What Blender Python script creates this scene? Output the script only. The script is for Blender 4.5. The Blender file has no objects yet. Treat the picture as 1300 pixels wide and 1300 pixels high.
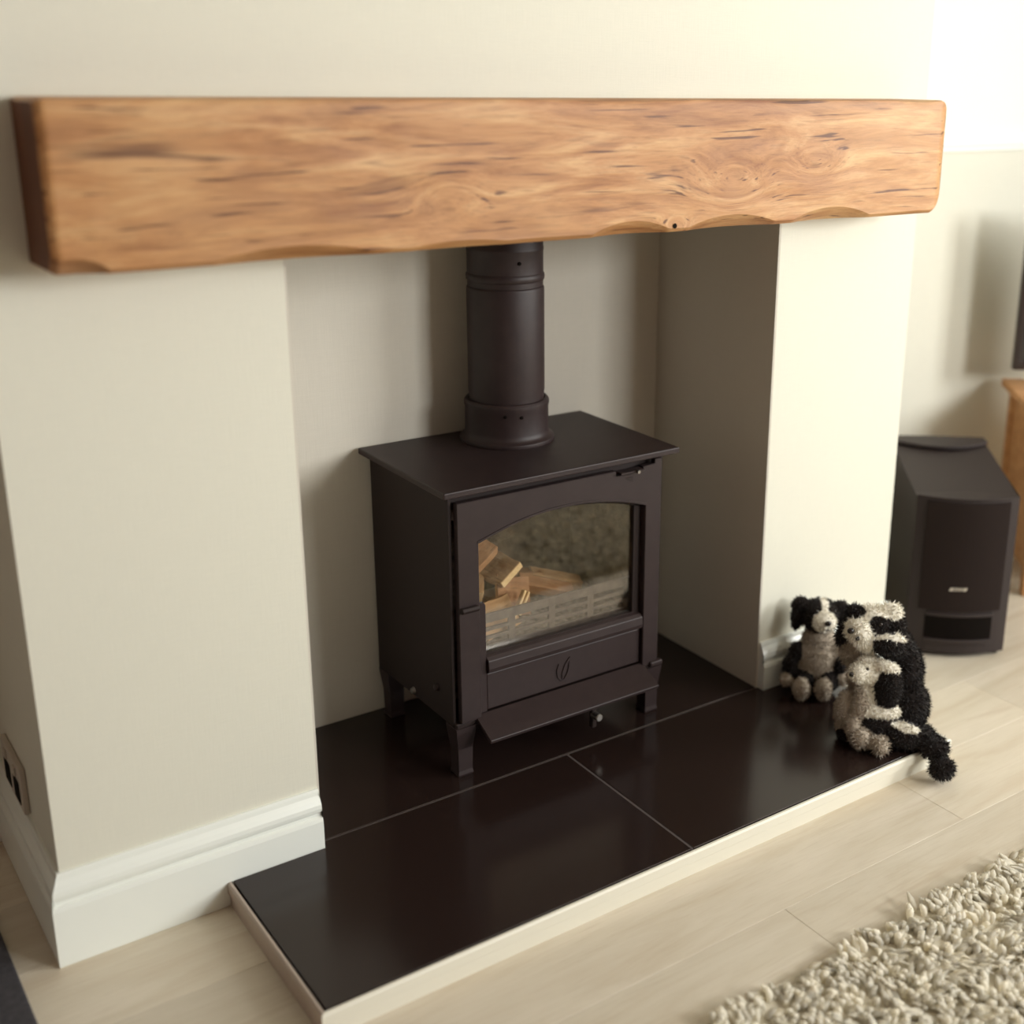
import bpy, bmesh, math, random
import numpy as np
from mathutils import Vector, Matrix, noise
random.seed(7); rng = np.random.default_rng(11)
PI = math.pi
scn = bpy.context.scene
COL = scn.collection

# ------------------------------------------------------------------ camera
cam_d = bpy.data.cameras.new('camera'); cam = bpy.data.objects.new('camera', cam_d); COL.objects.link(cam)
cam_d.sensor_width = 36; cam_d.sensor_fit = 'HORIZONTAL'
cam_d.lens = 1596.27 / 1300 * 36
cam_d.shift_x = -133.5 / 1300; cam_d.shift_y = -53.2 / 1300
rt = Vector((0.80541312, -0.5925361, 0.01451468)); up = Vector((0.16588024, 0.24884979, 0.95423138)); fw = Vector((0.56902852, 0.76614277, -0.29871691))
m = Matrix((rt, up, -fw)).transposed().to_4x4(); m.translation = Vector((-0.73626, -1.85745, 1.35088))
cam.matrix_world = m
cam_d.clip_start = 0.02
cam_d.dof.use_dof = True; cam_d.dof.focus_distance = 2.34; cam_d.dof.aperture_fstop = 1.6
scn.camera = cam

# ------------------------------------------------------------------ light and exposure
world = bpy.data.worlds.new('sky'); scn.world = world; world.use_nodes = True
wn = world.node_tree.nodes; wn['Background'].inputs[0].default_value = (0.95, 0.92, 1.0, 1); wn['Background'].inputs[1].default_value = 0.6
def area(name, loc, target, sx, sy, power, color):
    l = bpy.data.lights.new(name, 'AREA'); l.shape = 'RECTANGLE'; l.size = sx; l.size_y = sy; l.energy = power; l.color = color
    o = bpy.data.objects.new(name, l); COL.objects.link(o); o.location = loc
    o.rotation_euler = (Vector(target) - Vector(loc)).to_track_quat('-Z', 'Y').to_euler()
    return o
area('window_daylight', (3.98, -2.50, 1.60), (0.6, -1.00, 1.00), 1.5, 1.10, 126, (1.0, 1.015, 0.995))
area('rear_fill', (2.10, -3.72, 1.75), (-0.4, 0.0, 0.9), 1.1, 0.9, 92, (1.0, 1.015, 0.995))  # fill light added at the rear to brighten the left pier
vs = scn.view_settings; vs.view_transform = 'Standard'; vs.look = 'None'; vs.gamma = 1; vs.exposure = 0.0; vs.use_curve_mapping = False
scn.cycles.max_bounces = 10; scn.cycles.diffuse_bounces = 6; scn.cycles.transparent_max_bounces = 12
scn.cycles.sample_clamp_indirect = 4

# ------------------------------------------------------------------ materials
def lin(r, g, b):
    f = lambda c: (c / 255 / 12.92) if c / 255 <= 0.04045 else ((c / 255 + 0.055) / 1.055) ** 2.4
    return (f(r), f(g), f(b), 1)
def mat(name, color, rough=0.5, metal=0.0, spec=0.5, coat=0.0, bump=None, mottle=None, sheen=0.0):
    """bump = (scale, strength, distance); mottle = (scale, second colour, stretch)"""
    m = bpy.data.materials.new(name); m.use_nodes = True; nt = m.node_tree; N = nt.nodes; L = nt.links
    b = N['Principled BSDF']
    b.inputs['Base Color'].default_value = color; b.inputs['Roughness'].default_value = rough; b.inputs['Metallic'].default_value = metal
    b.inputs['Specular IOR Level'].default_value = spec; b.inputs['Coat Weight'].default_value = coat; b.inputs['Sheen Weight'].default_value = sheen
    if bump or mottle: tc = N.new('ShaderNodeTexCoord')
    if mottle:
        mp = N.new('ShaderNodeMapping'); mp.inputs['Scale'].default_value = mottle[2] if len(mottle) > 2 else (1, 1, 1)
        nz = N.new('ShaderNodeTexNoise'); nz.inputs['Scale'].default_value = mottle[0]; nz.inputs['Detail'].default_value = 6; nz.inputs['Roughness'].default_value = 0.6
        mx = N.new('ShaderNodeMix'); mx.data_type = 'RGBA'; mx.inputs[6].default_value = color; mx.inputs[7].default_value = mottle[1]
        mr = N.new('ShaderNodeMapRange'); mr.inputs[1].default_value = 0.35; mr.inputs[2].default_value = 0.68
        L.new(tc.outputs['Object'], mp.inputs[0]); L.new(mp.outputs[0], nz.inputs[0]); L.new(nz.outputs[0], mr.inputs[0]); L.new(mr.outputs[0], mx.inputs[0]); L.new(mx.outputs[2], b.inputs['Base Color'])
    if bump:
        n2 = N.new('ShaderNodeTexNoise'); n2.inputs['Scale'].default_value = bump[0]; n2.inputs['Detail'].default_value = 4
        bp = N.new('ShaderNodeBump'); bp.inputs['Strength'].default_value = bump[1]; bp.inputs['Distance'].default_value = bump[2]
        L.new(tc.outputs['Object'], n2.inputs[0]); L.new(n2.outputs[0], bp.inputs['Height']); L.new(bp.outputs[0], b.inputs['Normal'])
    return m
def woven_wall(name, color):
    m = mat(name, color, 0.85, spec=0.25)
    nt = m.node_tree; N = nt.nodes; L = nt.links; b = N['Principled BSDF']
    tc = N.new('ShaderNodeTexCoord'); hs = []
    for sc_ in ((900, 900, 45), (60, 60, 900)):
        mp = N.new('ShaderNodeMapping'); mp.inputs['Scale'].default_value = sc_
        nz = N.new('ShaderNodeTexNoise'); nz.inputs['Scale'].default_value = 0.5; nz.inputs['Detail'].default_value = 2
        L.new(tc.outputs['Object'], mp.inputs[0]); L.new(mp.outputs[0], nz.inputs[0]); hs.append(nz)
    ad = N.new('ShaderNodeMath'); ad.operation = 'ADD'; L.new(hs[0].outputs[0], ad.inputs[0]); L.new(hs[1].outputs[0], ad.inputs[1])
    mr = N.new('ShaderNodeMapRange'); mr.inputs[1].default_value = 0.6; mr.inputs[2].default_value = 1.4
    mx = N.new('ShaderNodeMix'); mx.data_type = 'RGBA'; mx.inputs[6].default_value = tuple(c * 0.955 for c in color[:3]) + (1,); mx.inputs[7].default_value = color
    L.new(ad.outputs[0], mr.inputs[0]); L.new(mr.outputs[0], mx.inputs[0]); L.new(mx.outputs[2], b.inputs['Base Color'])
    bp = N.new('ShaderNodeBump'); bp.inputs['Strength'].default_value = 0.25; bp.inputs['Distance'].default_value = 0.0006
    L.new(ad.outputs[0], bp.inputs['Height']); L.new(bp.outputs[0], b.inputs['Normal'])
    return m
def wood(name, c0, c1, c2, streak, axis='X', scale=1.0, rough=0.5, knots=(), spec=0.35, crack=0.75, bumpd=0.0012):
    """grain along an axis; knots = centres (x, z, radius) that bend the grain"""
    m = bpy.data.materials.new(name); m.use_nodes = True; nt = m.node_tree; N = nt.nodes; L = nt.links; b = N['Principled BSDF']
    b.inputs['Roughness'].default_value = rough; b.inputs['Specular IOR Level'].default_value = spec
    tc = N.new('ShaderNodeTexCoord'); src = tc.outputs['Object']
    off = None
    for (kx, kz, kr, amp) in knots:
        vd = N.new('ShaderNodeVectorMath'); vd.operation = 'SUBTRACT'; vd.inputs[1].default_value = (kx, 0, kz); L.new(tc.outputs['Object'], vd.inputs[0])
        vm = N.new('ShaderNodeVectorMath'); vm.operation = 'MULTIPLY'; vm.inputs[1].default_value = (1 / (kr * 1.9), 0, 1 / kr); L.new(vd.outputs[0], vm.inputs[0])
        vl = N.new('ShaderNodeVectorMath'); vl.operation = 'LENGTH'; L.new(vm.outputs[0], vl.inputs[0])
        sq = N.new('ShaderNodeMath'); sq.operation = 'POWER'; sq.inputs[1].default_value = 2; L.new(vl.outputs['Value'], sq.inputs[0])
        ng = N.new('ShaderNodeMath'); ng.operation = 'MULTIPLY'; ng.inputs[1].default_value = -1; L.new(sq.outputs[0], ng.inputs[0])
        ex = N.new('ShaderNodeMath'); ex.operation = 'EXPONENT'; L.new(ng.outputs[0], ex.inputs[0])
        ml = N.new('ShaderNodeMath'); ml.operation = 'MULTIPLY'; ml.inputs[1].default_value = amp; L.new(ex.outputs[0], ml.inputs[0])
        if off is None: off = ml.outputs[0]
        else:
            ad = N.new('ShaderNodeMath'); L.new(off, ad.inputs[0]); L.new(ml.outputs[0], ad.inputs[1]); off = ad.outputs[0]
    if off is not None:
        cb = N.new('ShaderNodeCombineXYZ'); L.new(off, cb.inputs[2]); L.new(off, cb.inputs[1])
        va = N.new('ShaderNodeVectorMath'); L.new(tc.outputs['Object'], va.inputs[0]); L.new(cb.outputs[0], va.inputs[1]); src = va.outputs[0]
    st = {'X': (1, 7, 7), 'Y': (7, 1, 7), 'Z': (7, 7, 1)}[axis]
    def nz(mult, det, dist, s=st, rg=0.62):
        mp = N.new('ShaderNodeMapping'); mp.inputs['Scale'].default_value = tuple(a * mult * scale for a in s)
        n = N.new('ShaderNodeTexNoise'); n.inputs['Scale'].default_value = 1; n.inputs['Detail'].default_value = det; n.inputs['Distortion'].default_value = dist; n.inputs['Roughness'].default_value = rg
        L.new(src, mp.inputs[0]); L.new(mp.outputs[0], n.inputs[0]); return n.outputs[0]
    a = nz(3.2, 7, 0.7); f = nz(16, 5, 0.3, tuple(v if v == 1 else 16 for v in st)); d = nz(2.1, 3, 0.4, tuple(v if v == 1 else 11 for v in st)); p = nz(0.9, 3, 0.2, (1.5, 3, 3))
    cr = N.new('ShaderNodeValToRGB'); e = cr.color_ramp; e.elements[0].position = 0.30; e.elements[0].color = c0; e.elements[1].position = 0.72; e.elements[1].color = c2
    k = e.elements.new(0.5); k.color = c1; L.new(a, cr.inputs[0])
    def mixc(fac, lo, hi, base, colr, mode='MIX', amt=1.0):
        mr = N.new('ShaderNodeMapRange'); mr.inputs[1].default_value = lo; mr.inputs[2].default_value = hi; mr.inputs[4].default_value = amt; L.new(fac, mr.inputs[0])
        mx = N.new('ShaderNodeMix'); mx.data_type = 'RGBA'; mx.blend_type = mode; L.new(mr.outputs[0], mx.inputs[0]); L.new(base, mx.inputs[6]); mx.inputs[7].default_value = colr; return mx.outputs[2]
    c = mixc(f, 0.5, 0.78, cr.outputs[0], streak, amt=0.45)
    c = mixc(p, 0.42, 0.7, c, c2, amt=0.45)
    c = mixc(d, 0.62, crack, c, streak, amt=0.8)
    if crack < 0.76:
        k2 = nz(4.5, 2, 0.25, tuple(v if v == 1 else 22 for v in st), 0.5); c = mixc(k2, 0.63, 0.70, c, streak, amt=0.85)
    L.new(c, b.inputs['Base Color'])
    bp = N.new('ShaderNodeBump'); bp.inputs['Strength'].default_value = 0.35; bp.inputs['Distance'].default_value = bumpd; L.new(a, bp.inputs['Height']); L.new(bp.outputs[0], b.inputs['Normal'])
    return m
def vcol_mat(name, rough, sheen=0.0, spec=0.2):
    m = mat(name, (1, 1, 1, 1), rough, spec=spec, sheen=sheen); nt = m.node_tree
    a = nt.nodes.new('ShaderNodeVertexColor'); a.layer_name = 'Col'; nt.links.new(a.outputs[0], nt.nodes['Principled BSDF'].inputs['Base Color']); return m
def glass_mat(name, tint, refl):
    m = bpy.data.materials.new(name); m.use_nodes = True; nt = m.node_tree; N = nt.nodes; L = nt.links
    for n in list(N):
        if n.type != 'OUTPUT_MATERIAL': N.remove(n)
    out = [n for n in N if n.type == 'OUTPUT_MATERIAL'][0]
    t = N.new('ShaderNodeBsdfTransparent'); t.inputs[0].default_value = tint
    g = N.new('ShaderNodeBsdfGlossy'); g.inputs['Roughness'].default_value = 0.02; g.inputs['Color'].default_value = (1, 0.95, 0.88, 1)
    lw = N.new('ShaderNodeLayerWeight'); lw.inputs[0].default_value = 0.5
    pw = N.new('ShaderNodeMath'); pw.operation = 'POWER'; pw.inputs[1].default_value = 4; L.new(lw.outputs['Facing'], pw.inputs[0])
    ma = N.new('ShaderNodeMath'); ma.operation = 'MULTIPLY_ADD'; ma.inputs[1].default_value = 0.8; ma.inputs[2].default_value = refl; L.new(pw.outputs[0], ma.inputs[0])
    mx = N.new('ShaderNodeMixShader'); L.new(ma.outputs[0], mx.inputs[0]); L.new(t.outputs[0], mx.inputs[1]); L.new(g.outputs[0], mx.inputs[2]); L.new(mx.outputs[0], out.inputs[0])
    return m

M = {}
M['wall'] = woven_wall('cream_wallpaper', (0.75, 0.735, 0.630, 1))
M['wall_low'] = woven_wall('beige_wallpaper', (0.68, 0.665, 0.575, 1))
M['recess'] = woven_wall('shade_tinted_recess_plaster', (0.63, 0.59, 0.51, 1))  # wall colour darkened to stand for the shade inside the recess
M['wall_top'] = mat('ivory_wall_paint', (0.76, 0.765, 0.70, 1), 0.8, spec=0.2, bump=(300, 0.1, 0.0004))
M['wall_room'] = mat('bounce_cutting_brown', (0.13, 0.062, 0.055, 1), 0.85)  # unseen walls coloured dark red-brown to cut and warm the bounced light
M['ceiling'] = mat('ceiling_paint', (0.55, 0.52, 0.46, 1), 0.9)
M['skirt'] = mat('white_gloss_paint', (0.86, 0.89, 0.83, 1), 0.28, spec=0.5)
M['tile'] = mat('black_granite', (0.0180, 0.0100, 0.0082, 1), 0.18, spec=0.40, mottle=(220, (0.023, 0.0138, 0.0118, 1)))
M['grout'] = mat('dark_grout', (0.085, 0.068, 0.064, 1), 0.8)
M['edging'] = mat('cream_edge_trim', (0.74, 0.71, 0.60, 1), 0.45)
M['iron'] = mat('matt_black_stove_paint', (0.025, 0.0148, 0.0145, 1), 0.48, spec=0.34, bump=(900, 0.25, 0.0004), mottle=(40, (0.031, 0.0190, 0.0185, 1)))
M['iron_dark'] = mat('black_stove_body', (0.020, 0.0115, 0.0100, 1), 0.6, spec=0.3)
M['steel'] = mat('dull_steel', (0.30, 0.28, 0.26, 1), 0.35, metal=0.9)
M['guard'] = mat('dusty_cast_grate', (0.058, 0.045, 0.041, 1), 0.5, mottle=(60, (0.12, 0.10, 0.088, 1)))
M['brick'] = mat('fire_brick', (0.035, 0.023, 0.018, 1), 0.95, mottle=(38, (0.15, 0.105, 0.08, 1)), bump=(120, 0.8, 0.003))
M['ash'] = mat('wood_ash', (0.50, 0.45, 0.39, 1), 1.0, bump=(150, 1, 0.004), mottle=(70, (0.05, 0.04, 0.033, 1)))
M['glass'] = glass_mat('stove_glass', (0.96, 0.94, 0.90, 1), 0.075)
M['oak'] = wood('oiled_oak', lin(138, 86, 48), lin(180, 128, 80), lin(212, 170, 120), lin(84, 46, 26), 'X', 1.25, 0.48,
                knots=((0.80, 1.175, 0.045, 0.045), (1.00, 1.20, 0.035, 0.03), (0.22, 1.17, 0.03, -0.022), (0.668, 1.10, 0.018, 0.03)), bumpd=0.002)
M['oak_end'] = wood('oak_end_grain', lin(96, 56, 36), lin(112, 68, 44), lin(128, 80, 52), lin(66, 38, 26), 'Z', 1.4, 0.6)
M['floorwood'] = [wood('pale_oak_laminate_%s' % n, lin(*[int(v * k) for v in (204, 189, 166)]), lin(*[int(v * k) for v in (216, 206, 186)]), lin(*[int(v * k) for v in (227, 217, 199)]), lin(*[int(v * k) for v in (192, 174, 151)]), 'X', 0.8, 0.45, spec=0.4, crack=0.8, bumpd=0.0003)
                  for n, k in (('light', 1.0), ('mid', 0.975), ('warm', 0.95))]
M['kindling'] = [wood('split_wood_%s' % n, lin(*c[0]), lin(*c[1]), lin(*c[2]), lin(*c[3]), 'X', 5, 0.7) for n, c in
                 (('tan', ((158, 120, 84), (184, 146, 106), (206, 172, 132), (124, 88, 58))), ('brown', ((138, 98, 68), (164, 120, 86), (184, 142, 104), (104, 70, 48))), ('pale', ((216, 184, 138), (236, 208, 160), (246, 224, 184), (190, 150, 104))))]
M['cabwood'] = wood('honey_oak', lin(170, 118, 74), lin(196, 144, 96), lin(214, 164, 116), lin(134, 88, 54), 'X', 1.3, 0.5)
M['black_plastic'] = mat('black_plastic', (0.030, 0.021, 0.020, 1), 0.55, spec=0.35, bump=(700, 0.15, 0.0003))
M['grille'] = mat('dark_speaker_cloth', (0.023, 0.016, 0.014, 1), 0.9, spec=0.1)
M['plush'] = vcol_mat('plush_fabric', 0.95, 0.2, 0.1)
M['fur'] = vcol_mat('plush_fur', 0.9, 0.2, 0.15)
M['nose'] = mat('black_bead', (0.02, 0.014, 0.012, 1), 0.25)
M['rug'] = vcol_mat('rug_pile', 0.95, 0.1, 0.1)
nt_ = M['rug'].node_tree; tr_ = nt_.nodes.new('ShaderNodeBsdfTranslucent'); mx_ = nt_.nodes.new('ShaderNodeMixShader'); mx_.inputs[0].default_value = 0.5
nt_.links.new([n for n in nt_.nodes if n.type == 'VERTEX_COLOR'][0].outputs[0], tr_.inputs[0]); nt_.links.new(nt_.nodes['Principled BSDF'].outputs[0], mx_.inputs[1]); nt_.links.new(tr_.outputs[0], mx_.inputs[2]); nt_.links.new(mx_.outputs[0], [n for n in nt_.nodes if n.type == 'OUTPUT_MATERIAL'][0].inputs[0])
M['rugback'] = mat('rug_backing', (0.62, 0.57, 0.46, 1), 0.95)
M['darkrug'] = mat('charcoal_wool', (0.045, 0.043, 0.05, 1), 0.95, bump=(500, 0.8, 0.003), mottle=(90, (0.075, 0.07, 0.078, 1)))
M['socket'] = mat('beige_plastic', (0.52, 0.46, 0.38, 1), 0.35)
M['dark'] = mat('black_hole', (0.006, 0.004, 0.003, 1), 0.9, spec=0.1)
M['screen'] = mat('tv_screen', (0.015, 0.013, 0.014, 1), 0.06, spec=0.7)
M['bezel'] = mat('tv_bezel', (0.03, 0.02, 0.018, 1), 0.25)
M['badge'] = mat('silver_badge', (0.62, 0.58, 0.52, 1), 0.35, metal=0.6)

# ------------------------------------------------------------------ helpers
def link(name, me, material, parent=None, smooth=False):
    o = bpy.data.objects.new(name, me); COL.objects.link(o)
    if material is not None and len(me.materials) == 0: me.materials.append(material)
    if smooth: me.polygons.foreach_set('use_smooth', [True] * len(me.polygons))
    if parent: o.parent = parent
    return o
def from_bm(name, bm, material, parent=None, smooth=False):
    bmesh.ops.recalc_face_normals(bm, faces=bm.faces)
    me = bpy.data.meshes.new(name); bm.to_mesh(me); bm.free()
    return link(name, me, material, parent, smooth)
def box_bm(bm, x0, x1, y0, y1, z0, z1, bev=0.0, seg=2, M4=None):
    r = bmesh.ops.create_cube(bm, size=1)
    vs_ = r['verts']
    for v in vs_: v.co = Vector(((x0 + x1) / 2 + v.co.x * (x1 - x0), (y0 + y1) / 2 + v.co.y * (y1 - y0), (z0 + z1) / 2 + v.co.z * (z1 - z0)))
    if bev > 0:
        es = list({e for v in vs_ for e in v.link_edges})
        rr = bmesh.ops.bevel(bm, geom=es, offset=bev, segments=seg, profile=0.5, affect='EDGES'); vs_ = [v for v in rr['verts']]
    if M4 is not None: bmesh.ops.transform(bm, matrix=M4, verts=list({v for v in vs_}))
    return vs_
def box(name, x0, x1, y0, y1, z0, z1, material, parent=None, bev=0.0, seg=2, M4=None):
    bm = bmesh.new(); box_bm(bm, x0, x1, y0, y1, z0, z1, bev, seg)
    if M4 is not None: bmesh.ops.transform(bm, matrix=M4, verts=bm.verts)
    return from_bm(name, bm, material, parent)
def prism(name, pts, a0, a1, plane, material, parent=None, bev=0.0):
    """closed 2-D outline swept along the remaining axis. plane 'xz' sweeps y, 'yz' sweeps x, 'xy' sweeps z"""
    bm = bmesh.new()
    def P(p, a): return {'xz': (p[0], a, p[1]), 'yz': (a, p[0], p[1]), 'xy': (p[0], p[1], a)}[plane]
    A = [bm.verts.new(P(p, a0)) for p in pts]; B = [bm.verts.new(P(p, a1)) for p in pts]
    bm.faces.new(A); bm.faces.new(B[::-1])
    for i in range(len(pts)):
        j = (i + 1) % len(pts); bm.faces.new((A[i], B[i], B[j], A[j]))
    bmesh.ops.recalc_face_normals(bm, faces=bm.faces)
    if bev > 0:
        es = [e for e in bm.edges if len(e.link_faces) == 2 and e.calc_face_angle(0) > 0.5]
        bmesh.ops.bevel(bm, geom=es, offset=bev, segments=1, affect='EDGES')
    big = [f for f in bm.faces if len(f.verts) > 4]
    if big: bmesh.ops.triangulate(bm, faces=big)
    return from_bm(name, bm, material, parent)
def lathe(name, prof, c, material, parent=None, seg=48, axis='Z'):
    bm = bmesh.new(); rings = []
    for r, z in prof:
        ring = []
        for k in range(seg):
            t = 2 * PI * k / seg; p = (r * math.cos(t), r * math.sin(t), z)
            if axis == 'Y': p = (p[0], p[2], p[1])
            ring.append(bm.verts.new(Vector(c) + Vector(p)))
        rings.append(ring)
    for a, b in zip(rings, rings[1:]):
        for k in range(seg): bm.faces.new((a[k], a[(k + 1) % seg], b[(k + 1) % seg], b[k]))
    bm.faces.new(rings[0][::-1]); bm.faces.new(rings[-1])
    o = from_bm(name, bm, material, parent, True)
    o.data.set_sharp_from_angle(angle=0.6) if hasattr(o.data, 'set_sharp_from_angle') else None
    return o
def tag(o, label=None, cat=None, group=None, kind=None):
    if label: o['label'] = label
    if cat: o['category'] = cat
    if group: o['group'] = group
    if kind: o['kind'] = kind
    return o
def empty(name, loc, rz=0.0):
    o = bpy.data.objects.new(name, None); COL.objects.link(o); o.location = loc; o.rotation_euler = (0, 0, rz); o.empty_display_size = 0.1; return o
def rel(o, parent):
    """parent keeping the world place of the mesh"""
    o.parent = parent; o.matrix_parent_inverse = (Matrix.Translation(parent.location) @ parent.rotation_euler.to_matrix().to_4x4()).inverted(); return o

# ------------------------------------------------------------------ room shell
XL0, XR0, XR1 = -0.4265, 1.0440, 1.4490      # outer left edge, right side of opening, outer right edge (opening starts at x = 0)
REC, ALC = 0.388, 0.42                        # depth of recess, depth of alcoves
HZ = 0.0473                                   # hearth top
X0, X1, Y0, CEIL = -1.9, 3.90, -3.60, 2.42
def S(o, label=None): return tag(o, label, kind='structure')

fl = S(box('floor', X0, X1, Y0, ALC, -0.05, -0.012, M['grout']), 'pale oak laminate floor of long boards')
W = 0.19
row = 0; y = ALC - 0.04
y_edges = [0.0 + 0.0]
ys = []
yy = -0.0
while yy > Y0 + 1e-6: ys.append((max(yy - W, Y0), yy)); yy -= W
yy = 0.0
while yy < ALC - 1e-6: ys.append((yy, min(yy + W, ALC))); yy += W
for ri, (ya, yb) in enumerate(ys):
    segs = [(X0, X1)] if yb <= 0.001 else [(X0, XL0), (XR1, X1)]
    offs = (ri * 0.47) % 1.3
    for sx0, sx1 in segs:
        x = X0 - offs
        while x < sx1:
            a, b = max(x, sx0), min(x + 1.3, sx1)
            if b - a > 0.02:
                bm = bmesh.new(); g = 0.00025; box_bm(bm, a + g, b - g, ya + g, yb - g, -0.012, 0.0, 0.0004, 1)
                me = bpy.data.meshes.new('plank'); bm.to_mesh(me); bm.free()
                link('plank', me, M['floorwood'][rng.integers(0, 3)], fl)
            x += 1.3

# chimney breast: piers, lintel, recess lining (one solid shell with real depth)
bm = bmesh.new()
box_bm(bm, XL0, 0.0, 0.0, ALC, 0, CEIL)
box_bm(bm, XR0, XR1, 0.0, ALC, 0, CEIL)
box_bm(bm, 0.0, XR0, 0.0, ALC, 1.24, CEIL)
S(from_bm('wall_chimney_breast', bm, M['wall']), 'cream papered chimney breast with square stove recess')
LN = 0.004                                   # recess lining that carries the shade-darkened colour, held back from the room face
S(box('wall_recess_left', 0.0, LN, 0.0004, REC, 0, 1.24 - LN, M['recess'])); S(box('wall_recess_right', XR0 - LN, XR0, 0.0004, REC, 0, 1.24 - LN, M['recess']), 'right cheek of the stove recess, shade mixed into its colour')
S(box('wall_recess_back', 0.0, XR0, REC, ALC, 0, 1.24, M['recess']), 'back of the stove recess, plaster colour darkened for shade'); S(box('ceiling_recess', 0.0, XR0, 0.0004, REC, 1.24 - LN, 1.24, M['recess']))
# alcove and outer walls
DZ0, DZ1 = 1.170, 1.213
S(box('wall_alcove_right', XR1, X1, ALC, ALC + 0.1, 0, DZ0 + 0.01, M['wall_low']), 'beige wall of the right alcove below the dado rail')
S(box('wall_alcove_right_upper', XR1, X1, ALC, ALC + 0.1, DZ0 + 0.01, CEIL, M['wall_top']), 'ivory wall above the dado rail in the right alcove')
S(box('wall_alcove_left', X0, XL0, ALC, ALC + 0.1, 0, CEIL, M['wall_low']), 'beige wall of the left alcove')
S(box('wall_left', X0 - 0.1, X0, Y0, ALC + 0.1, 0, CEIL, M['wall_room']))
S(box('ceiling', X0 - 0.1, X1 + 0.1, Y0 - 0.1, ALC + 0.1, CEIL, CEIL + 0.08, M['ceiling']))
def holed_wall(name, plane, a0, a1, h0, h1, z0, z1, t0, t1, material):
    """wall with one rectangular window opening (a0..a1 extent, h0..h1 hole)"""
    bm = bmesh.new()
    for (p0, p1, q0, q1) in ((a0, h0, 0, CEIL), (h1, a1, 0, CEIL), (h0, h1, 0, z0), (h0, h1, z1, CEIL)):
        if plane == 'x': box_bm(bm, t0, t1, p0, p1, q0, q1)
        else: box_bm(bm, p0, p1, t0, t1, q0, q1)
    return S(from_bm(name, bm, material))
holed_wall('wall_right', 'x', Y0, ALC + 0.1, -3.30, -1.70, 1.00, 2.20, X1, X1 + 0.12, M['wall_top'])
holed_wall('wall_rear', 'y', X0, X1, 1.50, 2.70, 1.25, 2.25, Y0 - 0.12, Y0, M['wall_room'])
def window(name, plane, a0, a1, z0, z1, t, n):
    w = empty(name, ((t if plane == 'x' else (a0 + a1) / 2), ((a0 + a1) / 2 if plane == 'x' else t), z0)); tag(w, kind='structure')
    def bar(nm, p0, p1, q0, q1, d=0.05):
        o = box(nm, t - d / 2, t + d / 2, p0, p1, q0, q1, M['skirt'], None, 0.004, 1) if plane == 'x' else box(nm, p0, p1, t - d / 2, t + d / 2, q0, q1, M['skirt'], None, 0.004, 1)
        rel(o, w)
    f = 0.05
    bar('window_frame', a0, a1, z0, z0 + f); bar('window_frame', a0, a1, z1 - f, z1); bar('window_frame', a0, a0 + f, z0 + f, z1 - f); bar('window_frame', a1 - f, a1, z0 + f, z1 - f)
    for i in range(1, n): xm = a0 + (a1 - a0) * i / n; bar('mullion', xm - 0.02, xm + 0.02, z0 + f, z1 - f)
window('window_1', 'x', -3.30, -1.70, 1.00, 2.20, X1 + 0.03, 2)
window('window_2', 'y', 1.50, 2.70, 1.25, 2.25, Y0 - 0.04, 2)  # unseen rear window, added to go with the fill light

# skirting boards (profile: plain board, step, ogee top)
SK = [(0, 0), (0.0195, 0), (0.0205, 0.002), (0.0205, 0.100), (0.0185, 0.106), (0.0135, 0.109), (0.0130, 0.114), (0.0160, 0.118), (0.0170, 0.124), (0.0160, 0.131), (0.0120, 0.139), (0.0075, 0.146), (0.0060, 0.153), (0.0045, 0.1567), (0, 0.1567)]
def skirting(name, p0, p1, nrm, m0=0.0, m1=0.0, z=0.0):
    """board from p0 to p1, standing out along nrm; m0/m1 = +1 outside mitre at that end, -1 inside"""
    p0 = Vector((*p0, 0)); p1 = Vector((*p1, 0)); d = (p1 - p0).normalized(); n = Vector((*nrm, 0))
    bm = bmesh.new(); A = []; B = []
    for (t, h) in SK:
        A.append(bm.verts.new(p0 + n * t - d * t * m0 + Vector((0, 0, h + z)))); B.append(bm.verts.new(p1 + n * t + d * t * m1 + Vector((0, 0, h + z))))
    bm.faces.new(A); bm.faces.new(B[::-1])
    for i in range(len(SK)):
        j = (i + 1) % len(SK); bm.faces.new((A[i], B[i], B[j], A[j]))
    bmesh.ops.triangulate(bm, faces=[f for f in bm.faces if len(f.verts) > 4])
    return S(from_bm(name, bm, M['skirt']))
skirting('baseboard_front_left', (XL0, 0), (0.0, 0), (0, -1), 1, 0)
skirting('baseboard_front_right', (XR0, 0), (XR1, 0), (0, -1), 0, 1)
skirting('baseboard_breast_left', (XL0, ALC), (XL0, 0), (-1, 0), -1, 1)
skirting('baseboard_breast_right', (XR1, 0), (XR1, ALC), (1, 0), 1, -1)
skirting('baseboard_alcove_left', (X0, ALC), (XL0, ALC), (0, -1), -1, -1)
skirting('baseboard_alcove_right', (XR1, ALC), (X1, ALC), (0, -1), -1, -1)
skirting('baseboard_left', (X0, Y0), (X0, ALC), (1, 0), -1, -1)
skirting('baseboard_right', (X1, ALC), (X1, Y0), (-1, 0), -1, -1)
skirting('baseboard_rear', (X1, Y0), (X0, Y0), (0, 1), -1, -1)
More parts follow.
